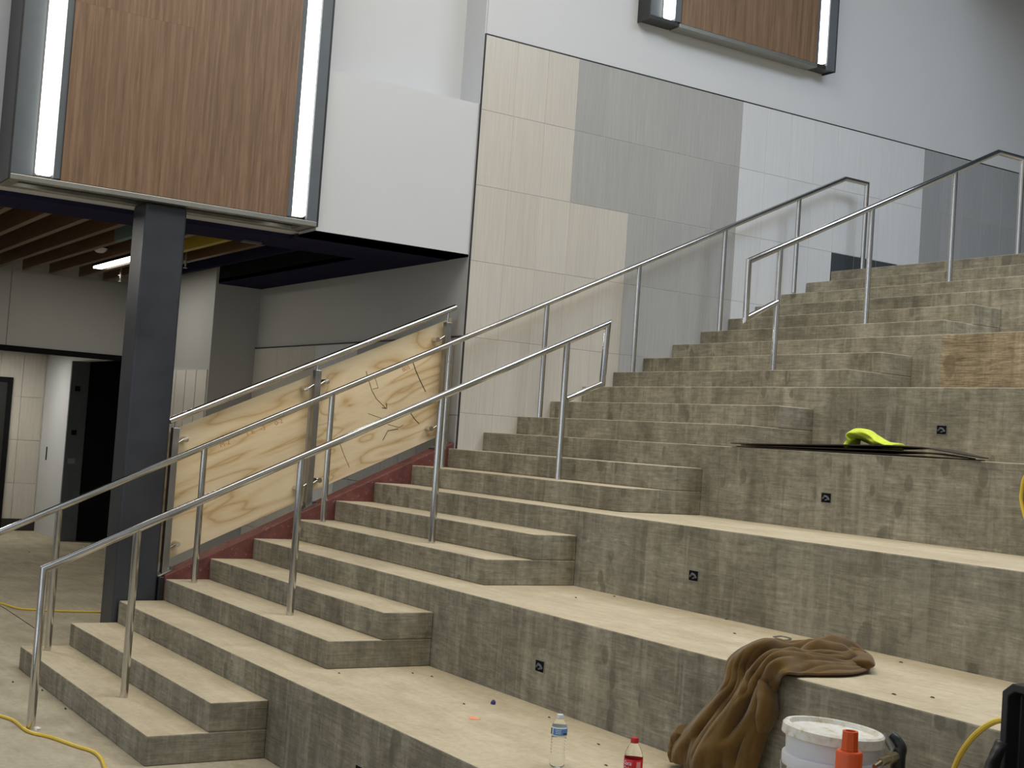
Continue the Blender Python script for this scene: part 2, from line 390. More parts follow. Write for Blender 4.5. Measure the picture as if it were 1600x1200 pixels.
MB().box(-9.252, -9.244, 2.60, 2.70, 1.06, 1.13).build('strike_plate', M['rail_metal'], dr)
struct(MB().box(-9.6, -7.0, 4.3, 4.4, 0, 2.7).build('wall_dark_room', M['slat']))
struct(MB().box(-9.7, -9.3, 2.75, 4.4, 0, 2.7).box(-7.25, -7.0, YW+.2, 4.4, 0, 2.7).box(-9.7, -7.0, 2.75, 4.4, 2.6, 2.7).build('wall_dark_room_side', M['black']))
struct(MB().box(-16, -.5, -3.2, -3.0, 0, 9).build('light_blocker_corridor', M['grey']))  # unseen blocker added to keep world light out of the corridor
d2 = struct(empty('door_2', (-10.78, 1.8, 0)))
MB().box(-10.80, -10.75, 2.06, 2.13, 0, 2.20).box(-10.80, -10.75, 1.0, 2.06, 2.13, 2.20).build('door_frame', M['black'], d2)
MB().box(-10.80, -10.77, 1.0, 2.06, 0, 2.13).build('door_leaf', M['blackmetal'], d2)
# navy soffit round the slatted opening
OX0, OX1, OY1 = -7.25, -1.07, 2.81
sf = MB().box(OX1, -.5, -6, YW, 3.25, 3.285).box(-.5, -.02, 1.925, YW, 3.215+.035, 3.27).box(-7.25, OX1, OY1, YW, 3.25, 3.30)
struct(sf.build('ceiling_soffit', M['navy']))
struct(MB().box(OX1, OX1+.04, -6, OY1, 3.285, 4.0).box(OX0, OX1, OY1, OY1+.04, 3.26, 4.0).box(OX0, OX1, -6, OY1, 4.0, 4.1).build('ceiling_void', M['black']))
tag(MB().box(-1.0, -.93, 1.70, 1.86, 3.235, 3.25).build('access_plate', M['greymetal']), 'small grey metal plate on the navy soffit', 'plate')
# slatted baffles
def baffle(y, x0, x1, label, mats=None):
    e = empty('ceiling_baffle', ((x0+x1)/2, y, 3.40)); tag(e, label, 'ceiling slat', 'oak ceiling slats')
    cuts = [x0] + [c for c in (-4.55,) if x0 < c < x1] + [x1]
    for i in range(len(cuts)-1):
        MB().box(cuts[i]+.004, cuts[i+1]-.004, y-.03, y+.03, 3.40, 3.66).build('slat_board', mats[i] if mats else M['slat'], e, .003)
LB = 'oak slat hanging in the dark ceiling opening'
for y in (.115, .43, .75): baffle(y, -7.1, -1.15, LB)
baffle(1.06, -7.1, -1.15, 'oak ceiling slat next to the slat with the teal end')
e = empty('ceiling_baffle', (-4, 1.36, 3.4)); tag(e, 'oak ceiling slat with a pale teal end board', 'ceiling slat', 'oak ceiling slats')
MB().box(-7.1, -3.35, 1.33, 1.39, 3.40, 3.66).build('slat_board', M['slat'], e); MB().box(-3.342, -1.15, 1.33, 1.39, 3.40, 3.66).build('slat_board', M['teal_slat'], e)
baffle(1.68, -7.15, -1.15, 'oak ceiling slat between the smoke detector and the linear lamp')
e = empty('ceiling_baffle', (-4, 2.02, 3.4)); tag(e, 'oak ceiling slat with a bright yellow end board', 'ceiling slat', 'oak ceiling slats')
MB().box(-7.1, -3.9, 1.99, 2.05, 3.40, 3.66).build('slat_board', M['slat'], e); MB().box(-3.892, -1.15, 1.99, 2.05, 3.40, 3.66).build('slat_board', M['yellow_slat'], e)
baffle(2.34, -7.2, -1.15, 'oak ceiling slat between the yellow ended slat and the black one')
e = empty('ceiling_baffle', (-4, 2.67, 3.4)); tag(e, 'black painted ceiling slat next to the navy soffit edge', 'ceiling slat', 'oak ceiling slats')
MB().box(-7.2, -1.15, 2.64, 2.70, 3.40, 3.66).build('slat_board', M['navy'], e)
lp = empty('linear_lamp', (-5.3, 1.93, 3.4)); tag(lp, 'lit linear lamp hanging between the oak ceiling slats', 'ceiling light')
MB().box(-6.0, -4.4, 1.85, 2.0-.04, 3.43, 3.52).build('lamp_housing', M['black'], lp); MB().box(-5.98, -4.42, 1.86, 1.95, 3.405, 3.43).build('diffuser', M['lamp'], lp)
lp = empty('recess_lamp', (-9.8, 1.6, 2.55)); tag(lp, 'lit strip lamp on the white ceiling of the doorway recess', 'ceiling light')
MB().box(-9.85, -9.65, .5, 2.0, 2.56, 2.58).build('lamp_housing', M['white'], lp); MB().box(-9.83, -9.67, .52, 1.98, 2.548, 2.56).build('diffuser', M['lamp'], lp)
sd = empty('smoke_detector', (-4.5, 1.52, 3.43)); tag(sd, 'white dome smoke detector with a black base between ceiling slats', 'detector')
MB().lathe([(.075, .0), (.08, .06), (.08, .20)], (-4.5, 1.52, 3.46), 20).build('base', M['black'], sd, 0, True)
MB().lathe([(.0, -.05), (.035, -.045), (.06, -.025), (.075, 0)], (-4.5, 1.52, 3.46), 20, caps=False).build('dome', M['plastic_white'], sd, 0, True)
for i, (u, v) in enumerate(((188, 434), (290, 412))):
    p = on(2, 3.33, u, v); s = empty('sprinkler_head', p); tag(s, 'small steel sprinkler head below the linear lamp' if i == 0 else 'small steel sprinkler head beside the steel column top', 'sprinkler')
    MB().lathe([(.03, .02), (.03, .03), (.01, .03), (.01, .4)], p, 12).build('pipe', M['rail_metal'], s)
    MB().lathe([(.022, -.045), (.022, -.04), (.006, -.035), (.012, 0), (.012, .02)], p, 12).build('nozzle', M['rail_metal'], s)
# ---------------------------------------------------------------- concrete stair
st = empty('concrete_stair', (5, 3, 0)); tag(st, 'bare concrete seating stair with wide tiers and a narrow flight of steps', 'stairs')
def block(name, x0, x1, y0, y1, z0, z1, rm='riser'):
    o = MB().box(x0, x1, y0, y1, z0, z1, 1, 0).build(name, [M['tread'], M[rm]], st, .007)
    return o
tiers = {}
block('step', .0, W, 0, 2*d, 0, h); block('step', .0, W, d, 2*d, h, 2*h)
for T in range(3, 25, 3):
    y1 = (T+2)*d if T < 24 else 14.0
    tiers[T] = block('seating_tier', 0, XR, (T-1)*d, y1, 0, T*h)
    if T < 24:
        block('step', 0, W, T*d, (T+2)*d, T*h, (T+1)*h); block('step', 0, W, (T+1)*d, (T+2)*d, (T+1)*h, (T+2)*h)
tiers[18].data.materials[1] = M['riser']
wp = MB().box(3.02, 6.0, 17*d-.004, 17*d+.002, 15*h+.002, 18*h-.006).build('form_face', M['riser_warm'], st)
wp['label'] = 'brown wood-stained concrete face'
for T in (3, 6, 9, 12, 15):      # electrical boxes cast in the risers
    y = (T-1)*d; z = T*h - .265; x = 3.86
    b = MB().box(x-.037, x+.037, y-.0035, y+.004, z-.027, z+.027)
    o = MB().box(x-.042, x+.042, y-.003, y+.03, z-.031, z-.027).box(x-.042, x+.042, y-.003, y+.03, z+.027, z+.031).box(x-.042, x-.037, y-.003, y+.03, z-.027, z+.027).box(x+.037, x+.042, y-.003, y+.03, z-.027, z+.027).build('outlet_box', M['rail_metal'], tiers[T])
    q = b.build('outlet_recess', M['black'], tiers[T])
    m2 = MB().tube([(x-.026, y-.004, z-.006), (x-.006, y-.008, z+.010), (x+.012, y-.008, z+.006), (x+.026, y-.004, z-.010)], .006, 6).tube([(x-.004, y-.005, z-.014), (x+.020, y-.007, z-.006)], .005, 6).build('outlet_wires', M['greymetal'], tiers[T])
# red sloped curb on the open side
def curb_z(y): return h + y*h/d + .03
cu = empty('stair_curb', (-.07, 2, 0)); tag(cu, 'dark red painted sloping curb under the plywood guard', 'curb')
y0, y1 = .96, 3.272
MB().prism([(y0, .0), (y1, 0), (y1, curb_z(y1)), (y0, curb_z(y0))], 0, -.16, -.001).build('curb_body', M['red'], cu, .008)
MB().box(-.165, -.002, .918, .96, .0, .625).build('curb_end', M['rubber'], cu, .006)
# ---------------------------------------------------------------- steel column and light boxes
co = empty('steel_column', (-.17, .76, 0)); tag(co, 'dark square steel column beside the lower steps', 'column')
MB().box(-.32, -.02, .61, .915, .02, 3.288).build('shaft', M['column'], co, .022, False, 4)
MB().box(-.42, -.005, .52, 1.0 - .17, 0, .02).build('base_plate', M['column'], co)
def light_box(label, x0, xf, y0, y1, zb, zt, wl, wr, ll, lr, wood_cuts):
    e = empty('wall_light_box', ((x0+xf)/2, (y0+y1)/2, zb)); tag(e, label, 'wall light', 'wood fronted wall light boxes')
    # back carcass
    MB().box(x0, xf-.10, y0+.012, y1-.012, zb+.06, zt).build('carcass', M['blackmetal'], e)
    for a, b in ((y0, y0+.014), (y1-.014, y1)):
        MB().box(x0, xf, a, b, zb, zt).build('side_fin', M['blackmetal'], e, .002)
    MB().box(xf-.075, xf-.06, y0+.014, ll[0]-.012, zb+.05, zt).build('side_panel', M['greymetal'], e)
    MB().box(xf-.035, xf-.004, lr[1]+.01, y1-.014, zb+.01, zt).build('side_panel', M['greymetal'], e)
    for a, b in (ll, lr):
        poly = [(a, zb+.075), (a+.012, zb+.062), (b-.012, zb+.062), (b, zb+.075), (b, zt), (a, zt)]
        MB().prism(poly, 0, xf-.055, xf-.012).build('light_tube', M['tube_light'], e)
    MB().box(xf-.10, xf-.012, ll[1]+.004, wl, zb+.05, zt).build('channel', M['greymetal'], e)
    MB().box(xf-.10, xf-.012, wr, lr[0]-.004, zb+.05, zt).build('channel', M['greymetal'], e)
    for (a, b, c, dd) in wood_cuts:
        MB().box(xf-.03, xf, a, b, c, dd).build('wood_panel', M['veneer'], e)
    if x0 > -.1:
        MB().box(x0+.02, xf+.003, wl-.02, wr+.02, zb, zb+.036).build('bottom_rail', M['rail_metal'], e, .003)
        for a, b in ((y0+.014, wl-.022), (wr+.022, y1-.014)): MB().box(x0, xf-.02, a, b, zb+.012, zb+.05).build('bottom_cap', M['blackmetal'], e, .003)
        return e
    MB().box(xf-.07, xf+.003, y0+.014, y1-.014, zb, zb+.036).build('bottom_rail', M['rail_metal'], e, .003)
    MB().box(x0+.005, x0+.09, y0+.014, y1-.014, zb, zb+.03).build('bottom_rail', M['rail_metal'], e, .003)
    for a, b in ((y0+.014, y0+.09), (y1-.09, y1-.014)): MB().box(x0+.09, xf-.07, a, b, zb, zb+.03).build('bottom_cap', M['rail_metal'], e, .003)
    return e
light_box('large wood fronted light box wrapped round the steel column top', -.34, .05, -.354, 1.912, 3.288, 6.2, -.012, 1.655, (-.172, -.062), (1.70, 1.805),
          [(-.01, .8345, 3.328, 4.5755), (-.01, .8345, 4.576, 6.2), (.835, 1.653, 3.328, 6.2)])
light_box('wood fronted light box high on the white wall above the tiles', .002, .17, 4.832, 7.135, 5.55, 8.2, 5.20, 6.865, (5.03, 5.13), (6.91, 7.01),
          [(5.202, 6.863, 5.588, 8.2)])
# ---------------------------------------------------------------- handrails
R = .0235
def rz1(y): return .935 + .4768*(y + .24)
def handrail(label, x, path, posts, loops=()):
    e = empty('handrail', (x, posts[len(posts)//2][0], 0)); tag(e, label, 'handrail', 'round steel handrails on the stair')
    MB().tube([(x, y, z) for y, z in path], R, 20).build('rail', M['steel'], e, 0, True)
    for (y, zb, zt) in posts: MB().tube([(x, y, zb), (x, y, zt)], R*.95, 20).build('post', M['steel'], e, 0, True)
    for lp_ in loops: MB().tube([(x, y, z) for y, z in lp_], R, 20).build('loop_bar', M['steel'], e, 0, True)
    return e
py1 = [.13, 1.106, 2.067, 3.055, 3.95, 4.885, 5.84, 6.73]
handrail('long steel handrail running up the stair beside the tiled wall', .2,
         [(-.34, 0), (-.34, rz1(-.34)), (7.32, rz1(7.32)), (7.625, rz1(7.32)), (7.625, 24*h)],
         [(y, k*h, rz1(y)) for y, k in zip(py1, (1, 4, 7, 10, 13, 16, 19, 22))])
def rz2(y): return .880 + .4716*(y + .332)
handrail('steel handrail over the lower steps ending in a rectangular loop', 1.8,
         [(-.335, 0), (-.335, rz2(-.335)), (3.407, rz2(3.407)), (3.392, 2.214), (3.093, 2.085)],
         [(y, k*h, rz2(y)) for y, k in zip((.168, 1.15, 2.105, 3.07), (1, 4, 7, 10))])
def rz3(y): return 3.232 + .4730*(y - 4.559)
handrail('steel handrail over the upper steps starting with a rectangular loop', 1.95,
         [(4.875, 2.965), (4.562, 2.80), (4.559, rz3(4.559)), (7.337, rz3(7.337)), (7.667, rz3(7.337)), (7.667, 24*h)],
         [(y, k*h, rz3(y)) for y, k in zip((4.87, 5.834, 6.80), (16, 19, 22))])
# ---------------------------------------------------------------- plywood guard
g = empty('plywood_guard', (-.08, 2.05, 1.1)); tag(g, 'steel post guard filled with two plywood sheets on the red curb', 'guard rail')
MB().tube([(-.08, .928, 1.739), (-.08, 3.239, 2.833)], .024, 20).build('rail', M['steel'], g, 0, True)
for (y, zt) in ((.975, 1.695), (2.056, 2.21), (3.175, 2.70)):
    zb = curb_z(y)+.004
    p = MB().box(-.11, -.05, y-.024, y+.024, zb, zt).build('post', M['post_steel'], g, .003)
    sl = h/d
    MB().prism([(y-.06, curb_z(y-.06)+.002), (y+.06, curb_z(y+.06)+.002), (y+.06, curb_z(y+.06)+.014), (y-.06, curb_z(y-.06)+.014)], 0, -.135, -.03).build('foot_plate', M['steel'], p)
    zr = 1.739 + (y-.928)*(2.833-1.739)/(3.239-.928)
    MB().tube([(-.08, y, zt-.01), (-.08, y, zr-.02)], .009, 12).build('rail_bracket', M['steel'], p, 0, True)
    for s in (-1, 1):
        if (y < 1 and s < 0) or (y > 3 and s > 0): continue
        for zz in (zt-.115, zb+.17):
            zc = zz + s*.035
            MB().tube([(-.08, y+s*.02, zz), (-.08, y+s*.07, zc)], .0085, 10).tube([(-.155, y+s*.085, zc), (-.07, y+s*.085, zc)], .02, 14).build('panel_clamp', M['steel'], p, 0, True)
pa = MB().prism([(.94, .700), (2.035, 1.205), (2.035, 2.165), (.94, 1.657)], 0, -.172, -.150).build('plywood_sheet', M['ply_a'], g)
pb = MB().prism([(2.125, 1.275), (3.25, 1.79), (3.25, 2.745), (2.125, 2.222)], 0, -.172, -.150).build('plywood_sheet', M['ply_b'], g)
def text(name, body, mat, size, mw, parent, ext=.0004, font=None):
    cu_ = bpy.data.curves.new(name, 'FONT'); cu_.body = body; cu_.size = size; cu_.extrude = ext; cu_.align_x = 'CENTER'; cu_.align_y = 'CENTER'
    o = bpy.data.objects.new(name, cu_); COL.objects.link(o); o.data.materials.append(mat); o.matrix_world = mw
    bpy.context.view_layer.update()
    dg = bpy.context.evaluated_depsgraph_get(); me = bpy.data.meshes.new_from_object(o.evaluated_get(dg))
    bpy.data.objects.remove(o); ob = bpy.data.objects.new(name, me); COL.objects.link(ob); ob.matrix_world = mw
    if not me.materials: me.materials.append(mat)
    sets(ob, parent); return ob
def mw_x(x, y, z, slope=0.0, italic=0):      # text lying in a plane facing +X, baseline along +Y
    a = math.atan(slope)
    X = Vector((0, math.cos(a), math.sin(a))); Y = Vector((0, -math.sin(a), math.cos(a))); Z = X.cross(Y)
    m = Matrix((X, Y, Z)).transposed().to_4x4(); m.translation = Vector((x, y, z)); return m
for body, y, z in (('M-2', 1.385, 1.60), ('T E', 1.575, 1.695), ('-3', 1.675, 1.735), ('0-2', 1.80, 1.79)):
    text('stencil_mark', body, M['print_red'], .052, mw_x(-.1494, y, z, .45), pa)
text('stencil_mark', '805', M['print_red'], .05, mw_x(-.1494, 2.86, 2.295, .5), pb)
def scratch(pts, r=.0022):
    MB().tube([tuple(on(0, -.1490, u, v)) for u, v in pts], r, 5).build('pencil_scratch', M['debris'], pb, 0, True)
scratch([(572, 580), (577, 597), (581, 610), (588, 623), (602, 637)]); scratch([(597, 637), (604, 638), (604, 630)], .003)
scratch([(586, 590), (591, 606), (582, 608)], .0016); scratch([(645, 565), (650, 580), (657, 596), (665, 612)], .0035)
scratch([(598, 688), (606, 673), (622, 670)], .0028); scratch([(640, 643), (648, 655), (655, 662)], .0028); scratch([(606, 663), (624, 668), (630, 664)], .0016)
scratch([(530, 690), (538, 712), (546, 730)], .0016); scratch([(575, 646), (600, 655)], .0014)
# ---------------------------------------------------------------- cords
def smooth(pts, n=8):
    P = [Vector(p) for p in pts]; out = []
    for i in range(len(P)-1):
        p0, p1, p2, p3 = P[max(i-1, 0)], P[i], P[i+1], P[min(i+2, len(P)-1)]
        for k in range(n):
            t_ = k/n
            out.append(.5*((2*p1)+(-p0+p2)*t_+(2*p0-5*p1+4*p2-p3)*t_*t_+(-p0+3*p1-3*p2+p3)*t_**3))
    out.append(P[-1]); return out
def floor_pts(px, z=.009): return [on(2, z, u, v) for u, v in px]
c1 = floor_pts([(-60, 1095), (-20, 1110), (0, 1118), (22, 1126), (45, 1143), (80, 1152), (120, 1166), (145, 1174), (158, 1185), (164, 1200), (172, 1215)])
tag(MB().tube(smooth(c1), .0095, 8).build('extension_cord', M['cord'], None, 0, True), 'yellow extension cord on the floor in front of the bottom step', 'cord')
c2 = floor_pts([(-60, 955), (-20, 946), (0, 943), (12, 946), (30, 951), (60, 953), (100, 955), (150, 956), (190, 955)])
tag(MB().tube(smooth(c2), .0095, 8).build('extension_cord', M['cord'], None, 0, True), 'yellow extension cord on the floor behind the steel column', 'cord')
c3 = [on(1, 1.50, 1478, 1245), on(1, 1.50, 1487, 1212), on(1, 1.50, 1500, 1180), on(1, 1.50, 1520, 1152), on(1, 1.50, 1545, 1132), on(1, 1.51, 1568, 1125), on(1, 1.52, 1600, 1128), on(1, 1.53, 1630, 1160), on(1, 1.53, 1650, 1230)]
c3 = [Vector((5.9, 1.25, .468)), Vector((6.15, 1.40, .47))] + [Vector(p) for p in c3] + [Vector((7.3, 1.5, .468))]
for p in c3: p.z = max(p.z, .468)
tag(MB().tube(smooth(c3), .0095, 8).build('extension_cord', M['cord'], None, 0, True), 'yellow cord arching up beside the black open case', 'cord')
c4 = [Vector((5.42, 3.9, 1.84)), Vector((5.33, 3.60, 1.842)), Vector(on(1, 3.525, 1606, 740)), Vector(on(1, 3.522, 1596, 770)), Vector(on(1, 3.522, 1597, 790)), Vector(on(1, 3.522, 1606, 815)), Vector(on(1, 3.522, 1626, 815)), Vector(on(1, 3.522, 1640, 780)), Vector((5.5, 3.55, 1.845)), Vector((5.6, 3.9, 1.84))]
tag(MB().tube(smooth(c4), .009, 8).build('extension_cord', M['cord'], None, 0, True), 'yellow cord loop hanging over a concrete tier edge past the dark boards', 'cord')
# ---------------------------------------------------------------- boards and lime cloth on the fourth tier
z12 = 12*h; yf = 11*d
PROF = [(0, .010), (.12, .014), (.3, .024), (.5, .036), (.68, .046), (.80, .044), (.90, .026), (1.0, .006)]
def prof_at(q):
    for (a0, b0), (a1, b1) in zip(PROF, PROF[1:]):
        if q <= a1: return b0+(b1-b0)*(q-a0)/(a1-a0)
    return PROF[-1][1]
for i, (x0, x1, fr, ov, yb, lb_) in enumerate(((3.05, 4.90, .10, .012, 4.35, 'thin dark filler added on the concrete tier as shade under the bowed board'), (3.10, 4.84, .50, .006, 4.30, 'thin dark filler added to darken the gap below the bowed board'), (3.02, 4.92, 1.0, -.012, 4.22, 'bowed dark brown board on top of the stack under the lime cloth'))):  # two lower boards are added to blacken the shadow gap under the top one
    b = MB(); n = 40; vs = []; fs = []
    for k in range(n+1):
        s = k/n; x = x0+(x1-x0)*s
        zz = z12 + .001 + (prof_at(s)-.006)*fr + i*.0065
        ye = yf+.06+(yb-yf-.06)*min(1, (1-s)/.75)
        for (y, dz) in ((yf+ov, 0), (ye, 0), (ye, .006), (yf+ov, .006)): vs.append((x, y, zz+dz))
    for k in range(n):
        a, c = k*4, (k+1)*4
        for j in range(4): fs.append((a+j, c+j, c+(j+1) % 4, a+(j+1) % 4))
    fs += [(3, 2, 1, 0), tuple(n*4+j for j in range(4))]
    b.add(vs, fs)
    tag(b.build('board_and_gap_shade', M['sheet'], None), lb_, 'board', 'dark boards on the tier')
def ribbon(path, wid, thick, name, mat, parent=None, lumps=0.0, n=14, seed=1):
    rr = random.Random(seed); P = smooth(path, 6); k = len(P); vs = []; fs = []
    ph = [rr.uniform(0, 6.28) for _ in range(4)]; pu = ps = None
    for i, p in enumerate(P):
        tt = i/(k-1)
        dr_ = (P[min(i+1, k-1)]-P[max(i-1, 0)]).normalized(); side = Vector((-.35, .93, 0)); side = (side-dr_*side.dot(dr_)).normalized(); up = dr_.cross(side)
        if (pu is None and up.z < 0) or (pu is not None and up.dot(pu) < 0): up = -up
        if ps is not None and side.dot(ps) < 0: side = -side
        pu, ps = up.copy(), side.copy()
        ww = wid(tt) if callable(wid) else wid
        th = thick(tt) if callable(thick) else thick
        for j in range(n):
            a = 2*math.pi*j/n
            l = 1 + lumps*(math.sin(3*a+ph[0]+tt*9)*.5+math.sin(5*a+ph[1]-tt*14)*.4+math.sin(2*a+ph[2]+tt*23)*.4)
            vs.append(p+side*math.cos(a)*ww*l+up*math.sin(a)*th*l)
    for i in range(k-1):
        for j in range(n): fs.append((i*n+j, i*n+(j+1) % n, (i+1)*n+(j+1) % n, (i+1)*n+j))
    fs += [tuple(range(n))[::-1], tuple((k-1)*n+j for j in range(n))]
    o = MB().add(vs, fs).build(name, mat, parent, 0, True); s = o.modifiers.new('s', 'SUBSURF'); s.levels = 1; s.render_levels = 2
    return o
Yv = yf+.16
vp = [Vector(on(1, Yv, u, v)) for u, v in ((1330, 698), (1333, 689), (1338, 679), (1348, 678), (1362, 683), (1376, 690), (1390, 695), (1405, 697))]
ve = empty('lime_cloth', (4.2, Yv, 1.87)); tag(ve, 'crumpled lime yellow cloth lying on the dark boards', 'cloth')
ribbon(vp, lambda s: .10*(1-.35*s), lambda s: .022+.012*math.sin(3.1*min(1, s*1.2))-.008*s, 'cloth_fold', M['hivis'], ve, .22, 16, 3)
vp2 = [Vector(on(1, Yv+.10, u, v)) for u, v in ((1331, 697), (1337, 684), (1348, 684), (1362, 690), (1380, 697), (1404, 700))]
ribbon(vp2, .06, .018, 'cloth_fold', M['hivis'], ve, .25, 14, 8)
# ---------------------------------------------------------------- brown jacket over the tier edge
Ls = [('z',.955,1350,1026),('z',.975,1322,1010),('z',.985,1290,1008),('z',.975,1240,1012),('z',.985,1185,1010),('y',1.60,1143,1030),('y',1.545,1134,1066),('y',1.53,1110,1100),('y',1.49,1076,1138),('y',1.46,1056,1165),('y',1.46,1049,1186)]
Rs = [('z',.925,1357,1048),('z',.920,1330,1056),('z',.920,1290,1057),('z',.922,1255,1056),('z',.930,1228,1055),('y',1.585,1218,1066),('y',1.565,1206,1096),('y',1.565,1203,1128),('y',1.56,1195,1158),('y',1.55,1184,1195),('y',1.55,1178,1232)]
def gp(q): return Vector(on(2 if q[0] == 'z' else 1, q[1], q[2], q[3]))
Lc = smooth([gp(q) for q in Ls], 7); Rc = smooth([gp(q) for q in Rs], 7)
NS = len(Lc); NTT = 44; jv = []; jf = []
from mathutils import noise as mn
def fold(s, t_):
    wx = mn.noise(Vector((s*3.1, t_*2.0, 4.0)))*.35
    a = 1-2*abs(mn.noise(Vector(((t_+wx*.5)*4.2 + s*.9, s*2.3, 1.7)))*1.6)
    b_ = 1-2*abs(mn.noise(Vector(((t_-wx)*7.5 - s*1.5, s*4.2, 9.2)))*1.6)
    c_ = mn.noise(Vector((t_*2.3, s*5.0, 20.3)))
    return .95*a + .42*b_ + .9*c_ - .35
for i in range(NS):
    s = i/(NS-1)
    top = max(0, min(1, (.50-s)/.12))           # 1 = lying on the tier, 0 = hanging
    nrm = Vector((.25, -.35, 1)).normalized()*top + Vector((.35, -.93, .1)).normalized()*(1-top); nrm.normalize()
    for j in range(NTT):
        t_ = j/(NTT-1)
        p = Lc[i].lerp(Rc[i], t_)
        env = math.sin(math.pi*t_)**.55
        p = p + nrm*(env*(.052 + .036*fold(s, t_)) * (.55+.45*min(1, s*6)) )
        if p.y > 1.602 and s < .6: p.z = max(p.z, 6*h+.008)
        if s >= .45: p.y = min(p.y, 1.600) if p.z < 6*h+.004 else p.y
        p.z = max(p.z, 3*h+.010)
        jv.append(p)
for i in range(NS-1):
    for j in range(NTT-1): jf.append((i*NTT+j, i*NTT+j+1, (i+1)*NTT+j+1, (i+1)*NTT+j))
jk = empty('brown_jacket', (5.2, 1.55, 3*h)); tag(jk, 'brown canvas jacket draped over the edge of a concrete tier', 'jacket')
jo = MB().add(jv, jf).build('jacket_body', M['canvas'], jk, 0, True)
so = jo.modifiers.new('so', 'SOLIDIFY'); so.thickness = .012; so.offset = -1; ss = jo.modifiers.new('ss', 'SUBSURF'); ss.levels = 1; ss.render_levels = 2
# hanging sleeve on the right side and hood at the end
slp = [Vector(on(1, 1.555, u, v)) for u, v in ((1190, 1062), (1196, 1075), (1200, 1092), (1199, 1115), (1192, 1138), (1184, 1150))]
ribbon(slp, lambda s: .012+.05*math.sin(2.9*s+.1), lambda s: .008+.03*math.sin(2.9*s+.1), 'sleeve', M['canvas'], jk, .12, 16, 5)
hp = [Vector(on(2, .955, u, v)) for u, v in ((1300, 1024), (1318, 1022), (1335, 1027), (1350, 1038))]
ribbon(hp, lambda s: .085*(math.sin(math.pi*(.18+.70*s)))**.7, lambda s: .040*(math.sin(math.pi*(.2+.65*s))), 'hood', M['canvas'], jk, .10, 18, 11)
cp = [Vector(on(1, 1.47, u, v)) for u, v in ((1070, 1140), (1060, 1155), (1056, 1170), (1060, 1190))]
ribbon(cp, .05, .03, 'cuff', M['canvas'], jk, .15, 14, 6)
# ---------------------------------------------------------------- bottles on the first tier
z3 = 3*h
bx, by = 4.965, .965
wb = empty('water_bottle', (bx, by, z3)); tag(wb, 'clear plastic water bottle with white cap and blue label', 'bottle')
prof = [(.001, .006), (.024, .002), (.030, .008), (.0325, .03), (.0315, .045)]
for k in range(6): z = .05+k*.0125; prof += [(.0305, z), (.0285, z+.004), (.0305, z+.008)]
prof += [(.031, .130), (.0318, .134), (.0318, .162), (.030, .170), (.022, .186), (.0135, .197), (.0125, .200)]
MB().lathe(prof, (bx, by, z3), 32, caps=False).build('body', M['pet'], wb, 0, True)
MB().lathe([(.0324, .128), (.0328, .1285), (.0328, .1635), (.0324, .164)], (bx, by, z3), 40, caps=False).build('label_band', M['pale'], wb, 0, True)
MB().lathe([(.0329, .133), (.0331, .1332), (.0331, .1585), (.0329, .159)], (bx, by, z3), 40, caps=False).build('label_print', M['blue'], wb, 0, True)
MB().lathe([(.0125, .194), (.0142, .195), (.0142, .209), (.013, .212), (.001, .212)], (bx, by, z3), 28, caps=False).build('cap', M['plastic_white'], wb, 0, True)
wa = math.atan2(CAM[1]-by, CAM[0]-bx)
wl_ = bpy.data.objects['label_print']
def wpatch(a0, a1, z0, z1, m): 
    n = 6; vs = [(bx+.0334*math.cos(wa+a0+(a1-a0)*i/n), by+.0334*math.sin(wa+a0+(a1-a0)*i/n), z3+z) for z in (z0, z1) for i in range(n+1)]
    MB().add(vs, [(i, i+1, n+2+i, n+1+i) for i in range(n)]).build('label_mark', m, wl_)
for z0 in (.139, .1455, .152): wpatch(-.45, .25, z0, z0+.0022, M['pale'])
wpatch(-1.0, -.80, .133, .159, M['pale']); wpatch(.55, 1.1, .136, .142, M['print_black']); wpatch(-1.45, -1.05, .134, .158, M['print_black'])
pcap = on(2, z3+.24, 992, 1153); cxv, cyv = pcap[0], pcap[1]
sb_ = empty('soda_bottle', (cxv, cyv, z3)); tag(sb_, 'clear plastic soda bottle with red cap and red label', 'bottle')
prof = [(.001, .006), (.026, .002), (.033, .012), (.034, .05), (.031, .085), (.034, .11), (.0345, .150), (.0345, .172), (.032, .186), (.024, .204), (.016, .218), (.0125, .226), (.0125, .23)]
MB().lathe(prof, (cxv, cyv, z3), 32, caps=False).build('body', M['pet'], sb_, 0, True)
lb = MB().lathe([(.0348, .098), (.0352, .0985), (.0352, .1655), (.0348, .166)], (cxv, cyv, z3), 40, caps=False).build('label_band', M['red_label'], sb_, 0, True)
MB().lathe([(.0125, .222), (.0148, .223), (.0148, .238), (.0135, .241), (.001, .241)], (cxv, cyv, z3), 28, caps=False).build('cap', M['red_cap'], sb_, 0, True)
def mw_face(p, ang, tilt=0):   # upright text facing direction ang (radians from +X)
    Z = Vector((math.cos(ang), math.sin(ang), 0)); Y = Vector((0, 0, 1)); X = Y.cross(Z)
    m = Matrix((X, Y, Z)).transposed().to_4x4() @ Matrix.Rotation(tilt, 4, 'Z'); m.translation = Vector(p); return m
ca = math.atan2(CAM[1]-cyv, CAM[0]-cxv)
def wrap(body, size, c, r, a0, z, mat, parent, name, step, tilt=0):
    for i, ch in enumerate(body):
        a = a0 + (i-(len(body)-1)/2)*step
        if ch != ' ': text(name, ch, mat, size, mw_face((c[0]+r*math.cos(a), c[1]+r*math.sin(a), z), a, tilt), parent, .0002)
wrap('Coca', .020, (cxv, cyv), .0356, ca-.62, z3+.152, M['pale'], lb, 'label_letter', .23)
